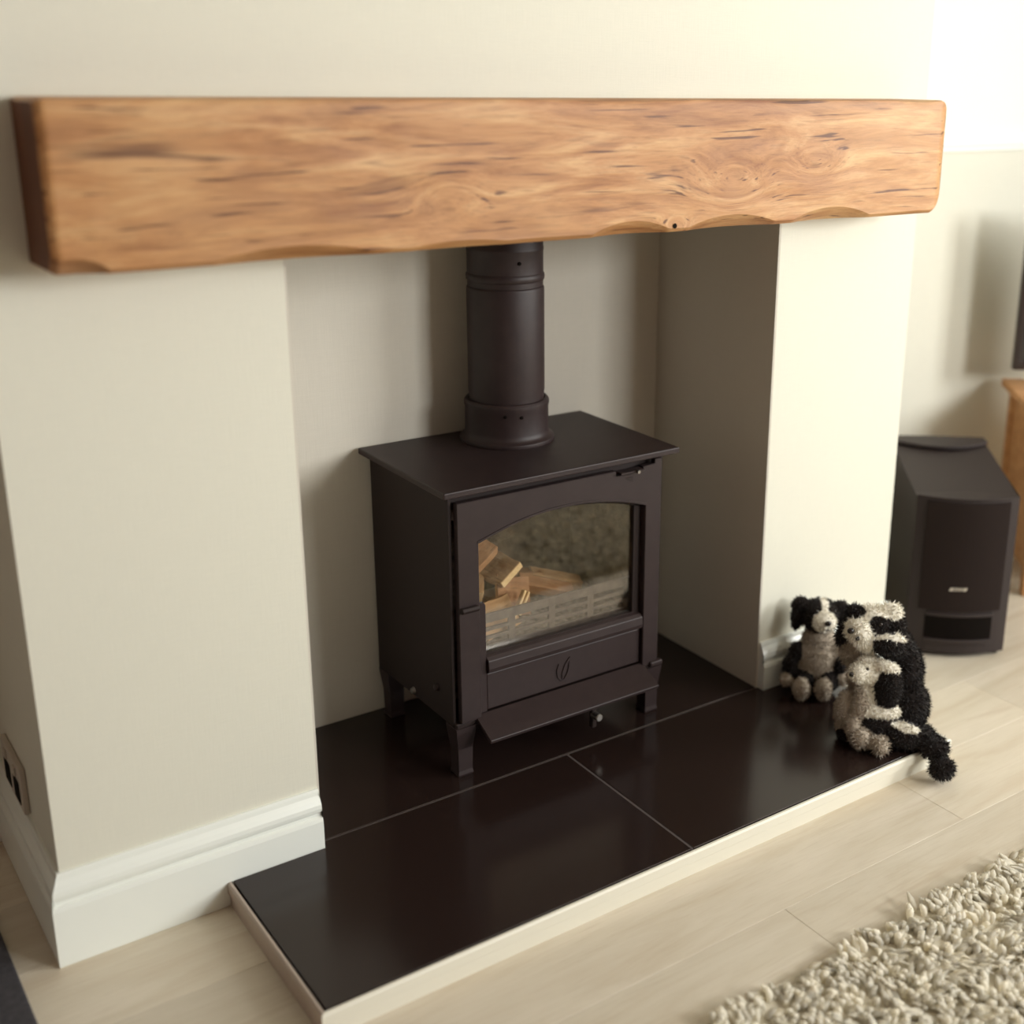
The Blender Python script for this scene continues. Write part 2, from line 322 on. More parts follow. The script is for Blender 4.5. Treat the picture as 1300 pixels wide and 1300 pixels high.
# dado rail
rail = [(ALC, DZ0), (ALC - 0.010, DZ0), (ALC - 0.013, DZ0 + 0.006), (ALC - 0.013, DZ0 + 0.011), (ALC - 0.022, DZ0 + 0.016), (ALC - 0.024, DZ0 + 0.024), (ALC - 0.018, DZ0 + 0.029), (ALC - 0.014, DZ0 + 0.031), (ALC - 0.013, DZ1), (ALC, DZ1)]
S(prism('trim_1', rail, XR1, X1, 'yz', M['skirt']), 'white moulded dado rail across the right alcove wall')

# ------------------------------------------------------------------ hearth
H0, H1, HF, JX = -0.1694, 1.2112, -0.400, 0.5287
M['edging_side'] = mat('shade_tinted_edge_trim', (0.44, 0.36, 0.30, 1), 0.5)  # left side trim only: shade put into the colour of the edging
he = empty('hearth', (0.52, -0.2, 0)); tag(he, 'raised black granite tile hearth with cream edging under the wood stove', 'hearth')
T = 0.012
def hp(o): return rel(o, he)
hp(box('plinth', H0 + T, H1 - T, HF + T, -0.0206, 0.0, HZ - 0.011, M['grout']))
hp(box('plinth', LN + 0.001, XR0 - LN - 0.001, -0.0204, REC - 0.001, 0.0, HZ - 0.011, M['grout']))
g = 0.0022
for (a, b, c, d) in ((H0 + 0.004, JX - g, HF + 0.004, -g), (JX + g, H1 - 0.004, HF + 0.004, -g), (LN + 0.0005, XR0 - LN - 0.0005, g, REC - 0.0005)):
    if d < 0:   # front tiles are notched round the skirting of the piers
        if a < 0: pts = [(a, c), (b, c), (b, d), (0.001, d), (0.001, -0.0215), (a, -0.0215)]
        else: pts = [(a, c), (b, c), (b, -0.0215), (XR0 - 0.001, -0.0215), (XR0 - 0.001, d), (a, d)]
    else: pts = [(a, c), (b, c), (b, d), (a, d)]
    hp(prism('tile', pts, HZ - 0.011, HZ, 'xy', M['tile'], None, 0.0012))
hp(box('grout_line', JX - g, JX + g, HF + 0.005, -g, HZ - 0.0105, HZ - 0.0009, M['grout'])); hp(box('grout_line', LN + 0.001, XR0 - LN - 0.001, -g, g, HZ - 0.0105, HZ - 0.0018, M['grout']))
def edge(name, p0, p1, n, mat_):
    p0 = Vector((*p0, 0)); p1 = Vector((*p1, 0)); d = (p1 - p0).normalized(); nn = Vector((*n, 0)); bm = bmesh.new(); A = []; B = []
    prof = [(0.0, 0.0), (0.004, 0.0), (0.004, 0.024), (0.007, 0.027), (0.007, HZ - 0.004), (0.004, HZ - 0.0005), (0.0, HZ - 0.0005)]
    for (t, h) in prof:
        A.append(bm.verts.new(p0 + nn * t - d * (t if n[0] == 0 else 0) + Vector((0, 0, h)))); B.append(bm.verts.new(p1 + nn * t + d * t + Vector((0, 0, h))))
    bm.faces.new(A); bm.faces.new(B[::-1])
    for i in range(len(prof)):
        j = (i + 1) % len(prof); bm.faces.new((A[i], B[i], B[j], A[j]))
    return hp(from_bm(name, bm, mat_))
edge('edge_trim', (H0, HF), (H1, HF), (0, -1), M['edging'])
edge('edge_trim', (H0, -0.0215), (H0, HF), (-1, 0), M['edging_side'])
edge('edge_trim', (H1, -0.0215), (H1, HF), (1, 0), M['edging'])

# ------------------------------------------------------------------ oak beam
BX0, BX1, BZ0, BZ1, BD = -0.3588, 1.3720, 1.0925, 1.3150, 0.1295
n = 420; bm = bmesh.new(); cols = []
scal = [(-0.335, 0.05, 0.020), (-0.03, 0.13, 0.017), (0.24, 0.10, 0.008), (0.572, 0.088, 0.020), (0.80, 0.112, 0.020), (1.053, 0.110, 0.022)]
tscal = [(0.55, 0.16, 0.008), (0.92, 0.06, 0.006), (1.28, 0.07, 0.010), (-0.1, 0.2, 0.005)]
for i in range(n + 1):
    x = BX0 + (BX1 - BX0) * i / n
    cb = 0.007 + 0.0015 * noise.noise(Vector((x * 9, 0, 0)))
    for c, w, a in scal:
        q = 1 - ((x - c) / w) ** 2
        if q > 0: cb = max(cb, 0.004 + a * q)
    ct = 0.005 + 0.001 * noise.noise(Vector((x * 8, 5, 0)))
    for c, w, a in tscal:
        q = 1 - ((x - c) / w) ** 2
        if q > 0: ct = max(ct, 0.004 + a * q)
    zt, zb, yf = BZ1, BZ0, -BD
    dl, dr = x - BX0, BX1 - x
    if dr < 0.030: k = 1 - dr / 0.030; zb += 0.030 * k ** 1.6; zt -= 0.012 * k ** 2; yf += 0.010 * k ** 2
    if dl < 0.012: k = 1 - dl / 0.012; zb += 0.006 * k ** 2; zt -= 0.005 * k ** 2; yf += 0.007 * k ** 2
    ring = [(0, zt), (yf * 0.5, zt + 0.0008 * noise.noise(Vector((x * 6, 1, 1)))), (yf + ct, zt), (yf + ct * 0.25, zt - ct * 0.3), (yf, zt - ct * 1.15)]
    K = 14
    z_a = zt - ct * 1.15; z_b = zb + cb
    for k in range(1, K):
        z = z_a + (z_b - z_a) * k / K
        ring.append((yf + 0.0012 * noise.noise(Vector((x * 7, z * 30, 3))) + 0.0006 * noise.noise(Vector((x * 22, z * 110, 8))), z))
    ring += [(yf, z_b), (yf + cb * 0.55, zb + cb * 0.42), (yf + cb * 1.15, zb), (yf * 0.5, zb), (0, zb)]
    cols.append([bm.verts.new((x, p[0], p[1])) for p in ring])
for a, b in zip(cols, cols[1:]):
    for k in range(len(a)): j = (k + 1) % len(a); bm.faces.new((a[k], b[k], b[j], a[j]))
e0 = bm.faces.new(cols[0]); e1 = bm.faces.new(cols[-1][::-1])
bmesh.ops.triangulate(bm, faces=[e0, e1])
beam = from_bm('mantel_beam', bm, M['oak'])
beam.data.materials.append(M['oak_end'])
for p in beam.data.polygons:
    if abs(p.normal.x) > 0.95: p.material_index = 1
    p.use_smooth = abs(p.normal.x) < 0.9
beam.data.set_sharp_from_angle(angle=0.45)
tag(beam, 'thick golden oak mantel beam with chiselled wavy lower edge above the stove recess', 'mantel')
kn = lathe('knot_hole', [(0.0001, 0.0), (0.0045, 0.0), (0.004, 0.0012), (0.0001, 0.0014)], (0.664, -BD + 0.0000, 1.1035), M['dark'], None, 14, 'Y')
kn.location = (0, -0.0012, 0); kn.scale = (1, 1, 1)
rel(kn, beam) if False else setattr(kn, 'parent', beam)

# ------------------------------------------------------------------ wood stove
sx0, sx1, sy0, sy1, ST = 0.2804, 0.8208, 0.0272, 0.3790, 0.6374
st = empty('wood_stove', ((sx0 + sx1) / 2, 0.2, HZ)); tag(st, 'matt black cast iron wood burning stove with arched glass door on the hearth', 'stove')
def sp(o): return rel(o, st)
sp(box('top_plate', sx0, sx1, sy0, sy1, ST - 0.0125, ST, M['iron'], None, 0.0022, 2))
# body shell, open at the front
bm = bmesh.new(); bx0, bx1, byf, byb, bz0, bz1 = 0.302, 0.797, 0.054, 0.372, 0.155, ST - 0.0125
box_bm(bm, bx0, bx0 + 0.006, byf, byb, bz0, bz1); box_bm(bm, bx1 - 0.006, bx1, byf, byb, bz0, bz1)
box_bm(bm, bx0 + 0.006, bx1 - 0.006, byb - 0.006, byb, bz0, bz1); box_bm(bm, bx0 + 0.006, bx1 - 0.006, byf, byb - 0.006, bz0, bz0 + 0.006)
box_bm(bm, bx0 + 0.006, bx1 - 0.006, byf + 0.01, byf + 0.016, 0.590, bz1)
sp(from_bm('body', bm, M['iron_dark']))
def arch(x, dz=0.0): return 0.5590 + dz - 0.0350 * ((x - 0.552) / 0.195) ** 2
# cast front frame, one outline with arched opening and notch for the air slide
N_ = 28
pts = [(0.3128, 0.163), (0.3128, 0.6085), (0.672, 0.6085), (0.672, 0.598), (0.738, 0.598), (0.738, 0.607), (0.768, 0.6085), (0.768, 0.618), (0.7855, 0.618), (0.7855, 0.163), (0.747, 0.163)]
pts += [(0.747 + (0.357 - 0.747) * i / N_, arch(0.747 + (0.357 - 0.747) * i / N_)) for i in range(N_ + 1)] + [(0.357, 0.163)]
sp(prism('front_frame', pts, 0.0405, 0.0545, 'xz', M['iron'], None, 0.0012))
# thin raised bead round the arch
pts = [(0.747 + 0.003 - (0.396) * i / N_, arch(min(max(0.750 - 0.396 * i / N_, 0.357), 0.747)) + 0.004) for i in range(N_ + 1)]
pts2 = [(0.747 - 0.390 * i / N_, arch(0.747 - 0.390 * i / N_)) for i in range(N_ + 1)]
sp(prism('arch_bead', pts + pts2[::-1], 0.0388, 0.0408, 'xz', M['iron']))
# door set back in the frame
dr_ = empty('door', (0.552, 0.062, 0.28)); dr_.parent = st; dr_.matrix_parent_inverse = Matrix.Translation(st.location).inverted()
def dp(o):
    o.parent = dr_; o.matrix_parent_inverse = Matrix.Translation(Vector((0.552, 0.062, 0.28))).inverted(); return o
def ring_plate(name, outer, inner, y0, y1, material):
    bm = bmesh.new(); R = []
    for y_ in (y0, y1): R.append(([bm.verts.new((p[0], y_, p[1])) for p in outer], [bm.verts.new((p[0], y_, p[1])) for p in inner]))
    nn = len(outer)
    for k in range(nn):
        j = (k + 1) % nn
        bm.faces.new((R[0][0][k], R[0][0][j], R[0][1][j], R[0][1][k])); bm.faces.new((R[1][0][k], R[1][1][k], R[1][1][j], R[1][0][j]))
        bm.faces.new((R[0][0][k], R[1][0][k], R[1][0][j], R[0][0][j])); bm.faces.new((R[0][1][k], R[0][1][j], R[1][1][j], R[1][1][k]))
    return from_bm(name, bm, material)
def arch_loop(xa, xb, zb, dz):
    return [(xa, zb)] + [(xa + (xb - xa) * i / N_, arch(xa + (xb - xa) * i / N_, dz)) for i in range(N_ + 1)] + [(xb, zb)]
dp(ring_plate('door_frame', arch_loop(0.3575, 0.7465, 0.262, -0.0005), arch_loop(0.3650, 0.7290, 0.288, -0.008), 0.0555, 0.066, M['iron_dark']))
gl = arch_loop(0.3655, 0.7285, 0.2885, -0.0085)
dp(prism('glass', gl, 0.0625, 0.0645, 'xz', M['glass']))
sp(prism('hinge_plate', [(0.3575, 0.17), (0.3735, 0.17), (0.3735, 0.393), (0.370, 0.400), (0.3575, 0.400)], 0.047, 0.0555, 'xz', M['iron'], None, 0.001))
# ledge below the glass
sp(prism('ledge', [(0.0620, 0.288), (0.0480, 0.284), (0.0405, 0.278), (0.0385, 0.262), (0.0400, 0.254), (0.0500, 0.250), (0.0620, 0.250)], 0.3737, 0.7455, 'yz', M['iron'], None, 0.001))
ap = box('ash_door', 0.3740, 0.7440, 0.0490, 0.0600, 0.172, 0.2495, M['iron'], None, 0.0025, 2); sp(ap)
# raised leaf emblem on the ash door
def ribbon(name, pts, w, y0, y1, material):
    out = []; inn = []
    for i, p in enumerate(pts):
        a = Vector(pts[max(i - 1, 0)]); b = Vector(pts[min(i + 1, len(pts) - 1)]); t = (b - a).normalized(); nn = Vector((-t.y, t.x)); s = math.sin(PI * (i + 0.4) / (len(pts) - 0.2)) * w
        out.append(tuple(Vector(p) + nn * s)); inn.append(tuple(Vector(p) - nn * s))
    return prism(name, out + inn[::-1], y0, y1, 'xz', material)
for crv in ([(0.547, 0.186), (0.540, 0.196), (0.538, 0.210), (0.541, 0.224)], [(0.549, 0.186), (0.551, 0.202), (0.558, 0.219), (0.568, 0.233)], [(0.552, 0.186), (0.562, 0.196), (0.567, 0.210), (0.566, 0.224)]):
    sp(ribbon('emblem_leaf', crv, 0.0032, 0.0468, 0.0492, M['iron']))
# sloping ash lip
sp(prism('ash_lip', [(0.048, 0.170), (0.048, 0.163), (-0.004, 0.134), (-0.011, 0.134), (-0.012, 0.141)], 0.346, 0.752, 'yz', M['iron'], None, 0.001))
sp(box('lip_foot', 0.597, 0.609, 0.010, 0.022, 0.078, 0.148, M['iron_dark'], None, 0.002, 1))
sp(lathe('latch_pin', [(0.0001, -0.012), (0.0065, -0.012), (0.008, -0.010), (0.008, 0.010), (0.0065, 0.012), (0.0001, 0.012)], (0.603, 0.004, 0.108), M['steel'], None, 16, 'Y'))
# base rail under the frame and side studs
sp(box('base_rail', 0.303, 0.796, 0.043, 0.062, 0.150, 0.163, M['iron_dark'], None, 0.002, 1))
sp(box('base_rail', 0.765, 0.797, 0.034, 0.046, 0.158, 0.170, M['iron'], None, 0.003, 2))
for (yy, zz) in ((0.115, 0.215), (0.215, 0.165)):
    o = lathe('side_bolt', [(0.0001, 0.0), (0.008, 0.0), (0.006, 0.006), (0.0001, 0.007)], (0, 0, 0), M['steel'] if zz < 0.2 else M['iron'], None, 12)
    o.rotation_euler = (0, -PI / 2, 0); o.location = (bx0, yy, zz); rel(o, st)
# legs: tapered cast legs
for (lx, ly) in ((0.322, 0.061), (0.777, 0.061), (0.322, 0.350), (0.777, 0.350)):
    bm = bmesh.new()
    for a, b in zip([(0.0, 0.0150), (0.004, 0.0165), (0.012, 0.0150), (0.060, 0.0160), (0.095, 0.0205)], [(0.004, 0.0165), (0.012, 0.0150), (0.060, 0.0160), (0.095, 0.0205), (0.107, 0.0215)]):
        A = [bm.verts.new((lx + sx * a[1], ly + sy_ * a[1], HZ + a[0])) for sx, sy_ in ((-1, -1), (1, -1), (1, 1), (-1, 1))]
        B = [bm.verts.new((lx + sx * b[1], ly + sy_ * b[1], HZ + b[0])) for sx, sy_ in ((-1, -1), (1, -1), (1, 1), (-1, 1))]
        for k in range(4): bm.faces.new((A[k], A[(k + 1) % 4], B[(k + 1) % 4], B[k]))
        if a[0] == 0: bm.faces.new(A[::-1])
        if b[0] > 0.1: bm.faces.new(B)
    bmesh.ops.remove_doubles(bm, verts=bm.verts, dist=1e-5)
    sp(from_bm('leg', bm, M['iron']))
# handle knob on the left column, air slide in the notch
sp(prism('door_catch', [(0.0405, 0.4035), (0.030, 0.4050), (0.026, 0.4000), (0.030, 0.3940), (0.0405, 0.3925)], 0.3140, 0.3500, 'yz', M['iron_dark'], None, 0.001))
sp(box('air_slide', 0.676, 0.735, 0.030, 0.052, 0.601, 0.6055, M['iron'], None, 0.001, 1))
sp(lathe('slide_knob', [(0.0001, -0.010), (0.0035, -0.010), (0.0045, -0.006), (0.0035, 0.0), (0.0001, 0.0)], (0.716, 0.034, 0.6035), M['steel'], None, 12, 'Y'))
sp(prism('arrow_mark', [(0.694, 0.5905), (0.712, 0.5905), (0.712, 0.580)], 0.0392, 0.0408, 'xz', M['iron_dark']))
# firebox lining
sp(box('fire_brick', bx0 + 0.008, bx0 + 0.030, byf + 0.02, byb - 0.030, 0.20, 0.56, M['brick'], None, 0.002, 1))
sp(box('fire_brick', bx1 - 0.030, bx1 - 0.008, byf + 0.02, byb - 0.030, 0.20, 0.56, M['brick'], None, 0.002, 1))
sp(box('fire_brick', bx0 + 0.008, 0.5485, byb - 0.029, byb - 0.008, 0.20, 0.56, M['brick'], None, 0.002, 1))
sp(box('fire_brick', 0.5505, bx1 - 0.008, byb - 0.029, byb - 0.008, 0.20, 0.56, M['brick'], None, 0.002, 1))
sp(prism('baffle', [(0.10, 0.572), (0.335, 0.555), (0.335, 0.565), (0.10, 0.582)], bx0 + 0.008, bx1 - 0.008, 'yz', M['brick']))
bm = bmesh.new(); box_bm(bm, bx0 + 0.031, bx1 - 0.031, byf + 0.025, byb - 0.031, 0.258, 0.268)
for k in range(9): box_bm(bm, 0.345 + k * 0.047, 0.357 + k * 0.047, byf + 0.03, byb - 0.035, 0.268, 0.276, 0.001, 1)
sp(from_bm('bottom_grate', bm, M['iron_dark']))
# log guard: cast bar with four groups of three slots
bm = bmesh.new(); gy0, gy1 = 0.080, 0.086; gz0, gz1 = 0.279, 0.357; xs = [0.350, 0.366, 0.444, 0.460, 0.538, 0.554, 0.632, 0.648, 0.726, 0.745]
for k in range(0, 10, 2): box_bm(bm, xs[k], xs[k + 1], gy0, gy1, gz0, gz1, 0.001, 1)
for k in range(1, 9, 2):
    for (za, zb_) in ((gz0, 0.293), (0.303, 0.3105), (0.3205, 0.328), (0.338, gz1)): box_bm(bm, xs[k] - 0.001, xs[k + 1] + 0.001, gy0, gy1, za, zb_, 0.001, 1)
sp(from_bm('log_guard', bm, M['guard']))
# bed of ash with crumbs
bm = bmesh.new(); nx, ny = 34, 18; gv = []
for i in range(nx + 1):
    for j in range(ny + 1):
        x = 0.345 + 0.405 * i / nx; y_ = 0.090 + 0.240 * j / ny; edge_ = min(1, min(i, nx - i, j, ny - j) / 2)
        gv.append(bm.verts.new((x, y_, 0.2765 + edge_ * (0.001 + 0.006 * abs(noise.noise(Vector((x * 40, y_ * 40, 2))))))))
for i in range(nx):
    for j in range(ny):
        a = i * (ny + 1) + j; bm.faces.new((gv[a], gv[a + ny + 1], gv[a + ny + 2], gv[a + 1]))
ashb = from_bm('ash_bed', bm, M['ash']); ashb['kind'] = 'stuff'; sp(ashb)
# stove spigot (collar) on the top plate
FX, FY = 0.568, 0.281
sp(lathe('flue_collar', [(0.060, ST), (0.0965, ST), (0.0975, ST + 0.003), (0.0965, ST + 0.008), (0.090, ST + 0.0115), (0.0868, ST + 0.016), (0.0855, ST + 0.024), (0.0850, ST + 0.070), (0.0868, ST + 0.076), (0.0865, ST + 0.083), (0.0835, ST + 0.087), (0.079, ST + 0.088), (0.079, ST + 0.080)], (FX, FY, 0), M['iron'], None, 64))

# ------------------------------------------------------------------ flue pipe
fp = empty('flue_pipe', (FX, FY, ST + 0.081)); tag(fp, 'matt black round flue pipe rising from the stove top behind the beam', 'flue pipe')
def fpp(o): return rel(o, fp)
zb = ST + 0.081
fpp(lathe('pipe', [(0.060, zb), (0.0765, zb), (0.0765, zb + 0.018), (0.0775, zb + 0.024), (0.0775, 0.948), (0.0770, 0.951), (0.0755, 0.953), (0.060, 0.953)], (FX, FY, 0), M['iron'], None, 64))
fpp(lathe('upper_pipe', [(0.060, 0.9535), (0.0752, 0.9535), (0.0755, 0.964), (0.0778, 0.967), (0.0782, 0.972), (0.0778, 0.977), (0.0757, 0.980), (0.0757, 1.022), (0.0766, 1.024), (0.0766, 1.029), (0.0757, 1.031), (0.0757, 1.2355), (0.060, 1.2355)], (FX, FY, 0), M['iron'], None, 64))
def screw(z, ang, r, par):
    o = lathe('screw', [(0.0001, 0.0), (0.0038, 0.0), (0.0034, 0.0022), (0.0015, 0.0030), (0.0001, 0.0022)], (0, 0, 0), M['dark'], None, 12)
    d = Vector((math.cos(ang), math.sin(ang), 0)); o.location = Vector((FX, FY, z)) + d * r; o.rotation_euler = d.to_track_quat('Z', 'Y').to_euler(); rel(o, par)
CA = math.atan2(-0.80, -0.59)                 # side of the pipe that faces the room
screw(1.004, CA + 0.46, 0.0755, fp); screw(0.700, CA + 0.44, 0.0848, st); screw(0.703, CA + 0.05, 0.0848, st)

# ------------------------------------------------------------------ kindling in the firebox
LOGS = [ # centre, (length, width, thickness), rotation xyz degrees, wood, label
    ((0.400, 0.215, 0.300), (0.13, 0.040, 0.030), (0, 0, 80), 1, 'brown split log lying flat at the very bottom left of the firebox'),
    ((0.455, 0.245, 0.302), (0.15, 0.044, 0.034), (4, 0, 85), 1, 'brown log lying lengthwise at the bottom of the firebox under the heap'),
    ((0.560, 0.260, 0.300), (0.15, 0.042, 0.030), (0, 0, 8), 0, 'tan log lying flat on the ash at the bottom middle'),
    ((0.437, 0.117, 0.328), (0.085, 0.066, 0.015), (56, -8, 8), 0, 'greenish tan flat offcut leaning upright just behind the guard at the far left'),
    ((0.494, 0.146, 0.350), (0.072, 0.078, 0.012), (60, 12, -6), 1, 'broad reddish flat offcut leaning below the pale edged block'),
    ((0.486, 0.178, 0.397), (0.066, 0.062, 0.017), (34, 6, -78), 0, 'flat tan block with pale front edge lying on top of the middle of the heap'),
    ((0.420, 0.190, 0.372), (0.080, 0.052, 0.034), (10, -10, 60), 0, 'short tan block wedged under the top left pieces'),
    ((0.436, 0.186, 0.436), (0.072, 0.050, 0.022), (24, -24, 18), 1, 'lower of the two brown sticks at the top left of the glass'),
    ((0.432, 0.208, 0.468), (0.076, 0.044, 0.014), (24, -24, 14), 0, 'highest tan stick of the heap at the top left corner of the glass'),
    ((0.583, 0.162, 0.342), (0.120, 0.036, 0.022), (18, 18, -18), 1, 'reddish stick sloping down right beside the broad flat offcut'),
    ((0.636, 0.205, 0.334), (0.118, 0.030, 0.022), (14, 18, -14), 0, 'rightmost tan stick sloping down toward the guard'),
    ((0.560, 0.225, 0.350), (0.090, 0.034, 0.026), (0, 8, -8), 1, 'dull brown stick lying behind the sloping sticks'),
    ((0.483, 0.106, 0.347), (0.062, 0.010, 0.007), (0, -56, 14), 2, 'thin pale splinter standing in front of the heap, left of its twin'),
    ((0.497, 0.110, 0.345), (0.050, 0.009, 0.007), (0, -56, 14), 2, 'thin pale splinter standing in front of the heap, right of its twin'),
]
from mathutils import Euler
for c, (l, w, t), r, k, lab in LOGS:
    bm = bmesh.new(); box_bm(bm, -l / 2, l / 2, -w / 2, w / 2, -t / 2, t / 2)
    bmesh.ops.subdivide_edges(bm, edges=[e for e in bm.edges if abs((e.verts[0].co - e.verts[1].co).x) > l * 0.9], cuts=5)
    for v in bm.verts:
        q = noise.noise_vector(v.co * 25 + Vector(c) * 9); v.co += Vector((q.x * 0.003, q.y * 0.004, q.z * 0.0022)) * (w / 0.05)
    bmesh.ops.bevel(bm, geom=[e for e in bm.edges if e.calc_face_angle(0) > 0.6], offset=0.0012, segments=1, affect='EDGES')
    o = from_bm('kindling_log', bm, M['kindling'][k]); o.data.materials.append(M['kindling'][2])
    for p in o.data.polygons: p.material_index = 1 if abs(p.normal.x) > 0.85 else 0
    o.location = c; o.rotation_euler = Euler([math.radians(a) for a in r])
    tag(o, lab, 'firewood', 'split logs in the firebox')

# ------------------------------------------------------------------ subwoofer in the right alcove
fA = Vector((1.5325, -0.0030, 0)); fB = Vector((1.7140, -0.1470, 0)); ux = (fB - fA).normalized(); uy = Vector((-ux.y, ux.x, 0))
if uy.y < 0: uy = -uy
sw_w = (fB - fA).length + 0.014; SL = 0.400
sw = empty('subwoofer', (fA + ux * (sw_w / 2) + uy * 0.2), math.atan2(ux.y, ux.x)); tag(sw, 'tall black bass speaker box with sloping top standing in the right alcove', 'speaker')
def box_local(name, *a, **k): o = box(name, *a, **k); o.parent = sw; return o
hw = sw_w / 2; L0 = -0.2; L1 = L0 + SL
# cabinet: rounded front, side profile with sloping top
prof = []
NF = 10
plan = [(-hw, L1)] + [(-hw, L0 + 0.012)]
for i in range(NF + 1):
    t = -1 + 2 * i / NF; plan.append((hw * 0.985 * t, L0 - 0.030 * (1 - t * t) + 0.004))
plan += [(hw, L0 + 0.012), (hw, L1)]
bm = bmesh.new()
def ztop(yl): 
    k = min(max((yl - (L0 + 0.035)) / (SL - 0.075), 0), 1); return 0.408 + 0.030 * k
# body as columns along the plan, bottom slightly raised on feet
A = [bm.verts.new((p[0], p[1], 0.012)) for p in plan]; B = [bm.verts.new((p[0], p[1], ztop(p[1]))) for p in plan]
for i in range(len(plan)): j = (i + 1) % len(plan); bm.faces.new((A[i], A[j], B[j], B[i]))
bm.faces.new(A[::-1])
# top: rows across
back = [B[0], B[-1]]; front = B[1:-1]
midl = bm.verts.new((-hw, L0 + 0.035, 0.408)); midr = bm.verts.new((hw, L0 + 0.035, 0.408)); cl = bm.verts.new((-hw, L1 - 0.04, 0.438)); crr = bm.verts.new((hw, L1 - 0.04, 0.438))
bm.faces.new(front + [midr, midl]); bm.faces.new((midl, midr, crr, cl)); bm.faces.new((cl, crr, B[-1], B[0]))
bmesh.ops.remove_doubles(bm, verts=bm.verts, dist=1e-5)
bmesh.ops.triangulate(bm, faces=[f for f in bm.faces if len(f.verts) > 4])
from_bm('cabinet', bm, M['black_plastic'], sw)
# grille, lens shaped cap plates, port slot, badge, feet
def arcfront(t, d): return L0 - 0.030 * (1 - t * t) + 0.004 - d
ga, gb = -0.80, 0.80
pl = [(hw * (ga + (gb - ga) * i / 12), arcfront(ga + (gb - ga) * i / 12, 0.0035)) for i in range(13)]
pl2 = [(p[0], p[1] + 0.0045) for p in pl][::-1]
prism('grille', pl + pl2, 0.125, 0.400, 'xy', M['grille'], sw)
pl = [(hw * (-0.66 + 1.32 * i / 12), arcfront(-0.66 + 1.32 * i / 12, 0.0)) for i in range(13)]
prism('port_slot', [(p[0], p[1] - 0.001) for p in pl] + [(p[0], p[1] + 0.004) for p in pl][::-1], 0.050, 0.110, 'xy', M['dark'], sw)
for (za, zb_) in ((0.040, 0.050), (0.110, 0.118)):
    prism('port_lip', [(p[0], p[1] - 0.006) for p in pl] + [(p[0], p[1] + 0.004) for p in pl][::-1], za, zb_, 'xy', M['black_plastic'], sw, 0.001)
lens = [(hw * 1.02 * (-1 + 2 * i / 16), L1 - 0.045 - 0.055 * (1 - (-1 + 2 * i / 16) ** 2)) for i in range(17)]
prism('back_cap', lens + [(hw * 1.02, L1 - 0.002), (0.0, L1 + 0.002), (-hw * 1.02, L1 - 0.002)], 0.4385, 0.447, 'xy', M['black_plastic'], sw, 0.001)
pl = [(hw * 0.985 * (-1 + 2 * i / 12), arcfront(-1 + 2 * i / 12, 0.002)) for i in range(13)]
back_ = [(hw * 0.985 * (1 - 2 * i / 12), L0 + 0.006 + 0.030 * (1 - (1 - 2 * i / 12) ** 2)) for i in range(1, 12)]
prism('front_cap', pl + back_, 0.4082, 0.4115, 'xy', M['black_plastic'], sw, 0.0006)
for s_ in (-1, 1):
    for yy in (L0 + 0.025, L1 - 0.03): box('foot', s_ * (hw - 0.03) - 0.016, s_ * (hw - 0.03) + 0.016, yy - 0.016, yy + 0.016, 0.0, 0.013, M['dark'], sw, 0.002, 1)
bdg = prism('badge', [(-0.022, -0.0035), (0.019, -0.0035), (0.023, 0.0045), (-0.018, 0.0045)], -0.0015, 0.0, 'xz', M['badge'], sw); bdg.location = (-0.012, arcfront(-0.10, 0.0036), 0.183)
tcu = bpy.data.curves.new('badge_text', 'FONT'); tcu.body = 'BOSE'; tcu.size = 0.0088; tcu.extrude = 0.0004; tcu.align_x = 'CENTER'; tcu.align_y = 'CENTER'; tcu.shear = 0.35; tcu.space_character = 1.25
to = bpy.data.objects.new('tmp', tcu); COL.objects.link(to); bpy.context.view_layer.update()
tm = bpy.data.meshes.new_from_object(to.evaluated_get(bpy.context.evaluated_depsgraph_get())); bpy.data.objects.remove(to)
bt = link('badge_lettering', tm, M['dark'], bdg); bt.rotation_euler = (PI / 2, 0, 0); bt.location = (0.0, -0.0018, 0.0004)

# ------------------------------------------------------------------ corner television cabinet and television
tv = empty('tv_cabinet', (2.3163, 0.3667, 0), math.radians(-130.5 + 90)); tag(tv, 'honey oak television cabinet set diagonally beside the speaker', 'cabinet')
# local frame: x runs along the back edge to the right, -y comes into the room; back left corner at the origin
cw, cd, ch = 0.86, 0.42, 0.523
box('cabinet_top', 0, cw, -cd, 0, ch - 0.022, ch, M['cabwood'], tv, 0.003, 2)
for xa in (0.030, cw - 0.055): box('side_panel', xa, xa + 0.025, -cd + 0.055, -0.045, 0.06, ch - 0.022, M['cabwood'], tv, 0.001, 1)
for xa in (0.022, cw - 0.062):
    for ya in (-cd + 0.020, -0.055): box('leg', xa, xa + 0.040, ya, ya + 0.040, 0.0, ch - 0.022, M['cabwood'], tv, 0.003, 2)
box('back_panel', 0.055, cw - 0.055, -0.030, -0.020, 0.08, ch - 0.022, M['cabwood'], tv)
box('shelf', 0.055, cw - 0.055, -cd + 0.045, -0.030, 0.07, 0.09, M['cabwood'], tv); box('shelf', 0.055, cw - 0.055, -cd + 0.045, -0.030, 0.30, 0.318, M['cabwood'], tv)
for i in range(2):
    xa = 0.066 + i * 0.366; d_ = box('door', xa, xa + 0.360, -cd + 0.026, -cd + 0.044, 0.094, 0.296, M['cabwood'], tv, 0.002, 1)
    lathe('knob', [(0.0001, -0.02), (0.010, -0.02), (0.013, -0.015), (0.008, -0.006), (0.006, 0.0), (0.0001, 0.0)], (xa + (0.33 if i == 0 else 0.03), -cd + 0.026, 0.2), M['steel'], d_, 16, 'Y')
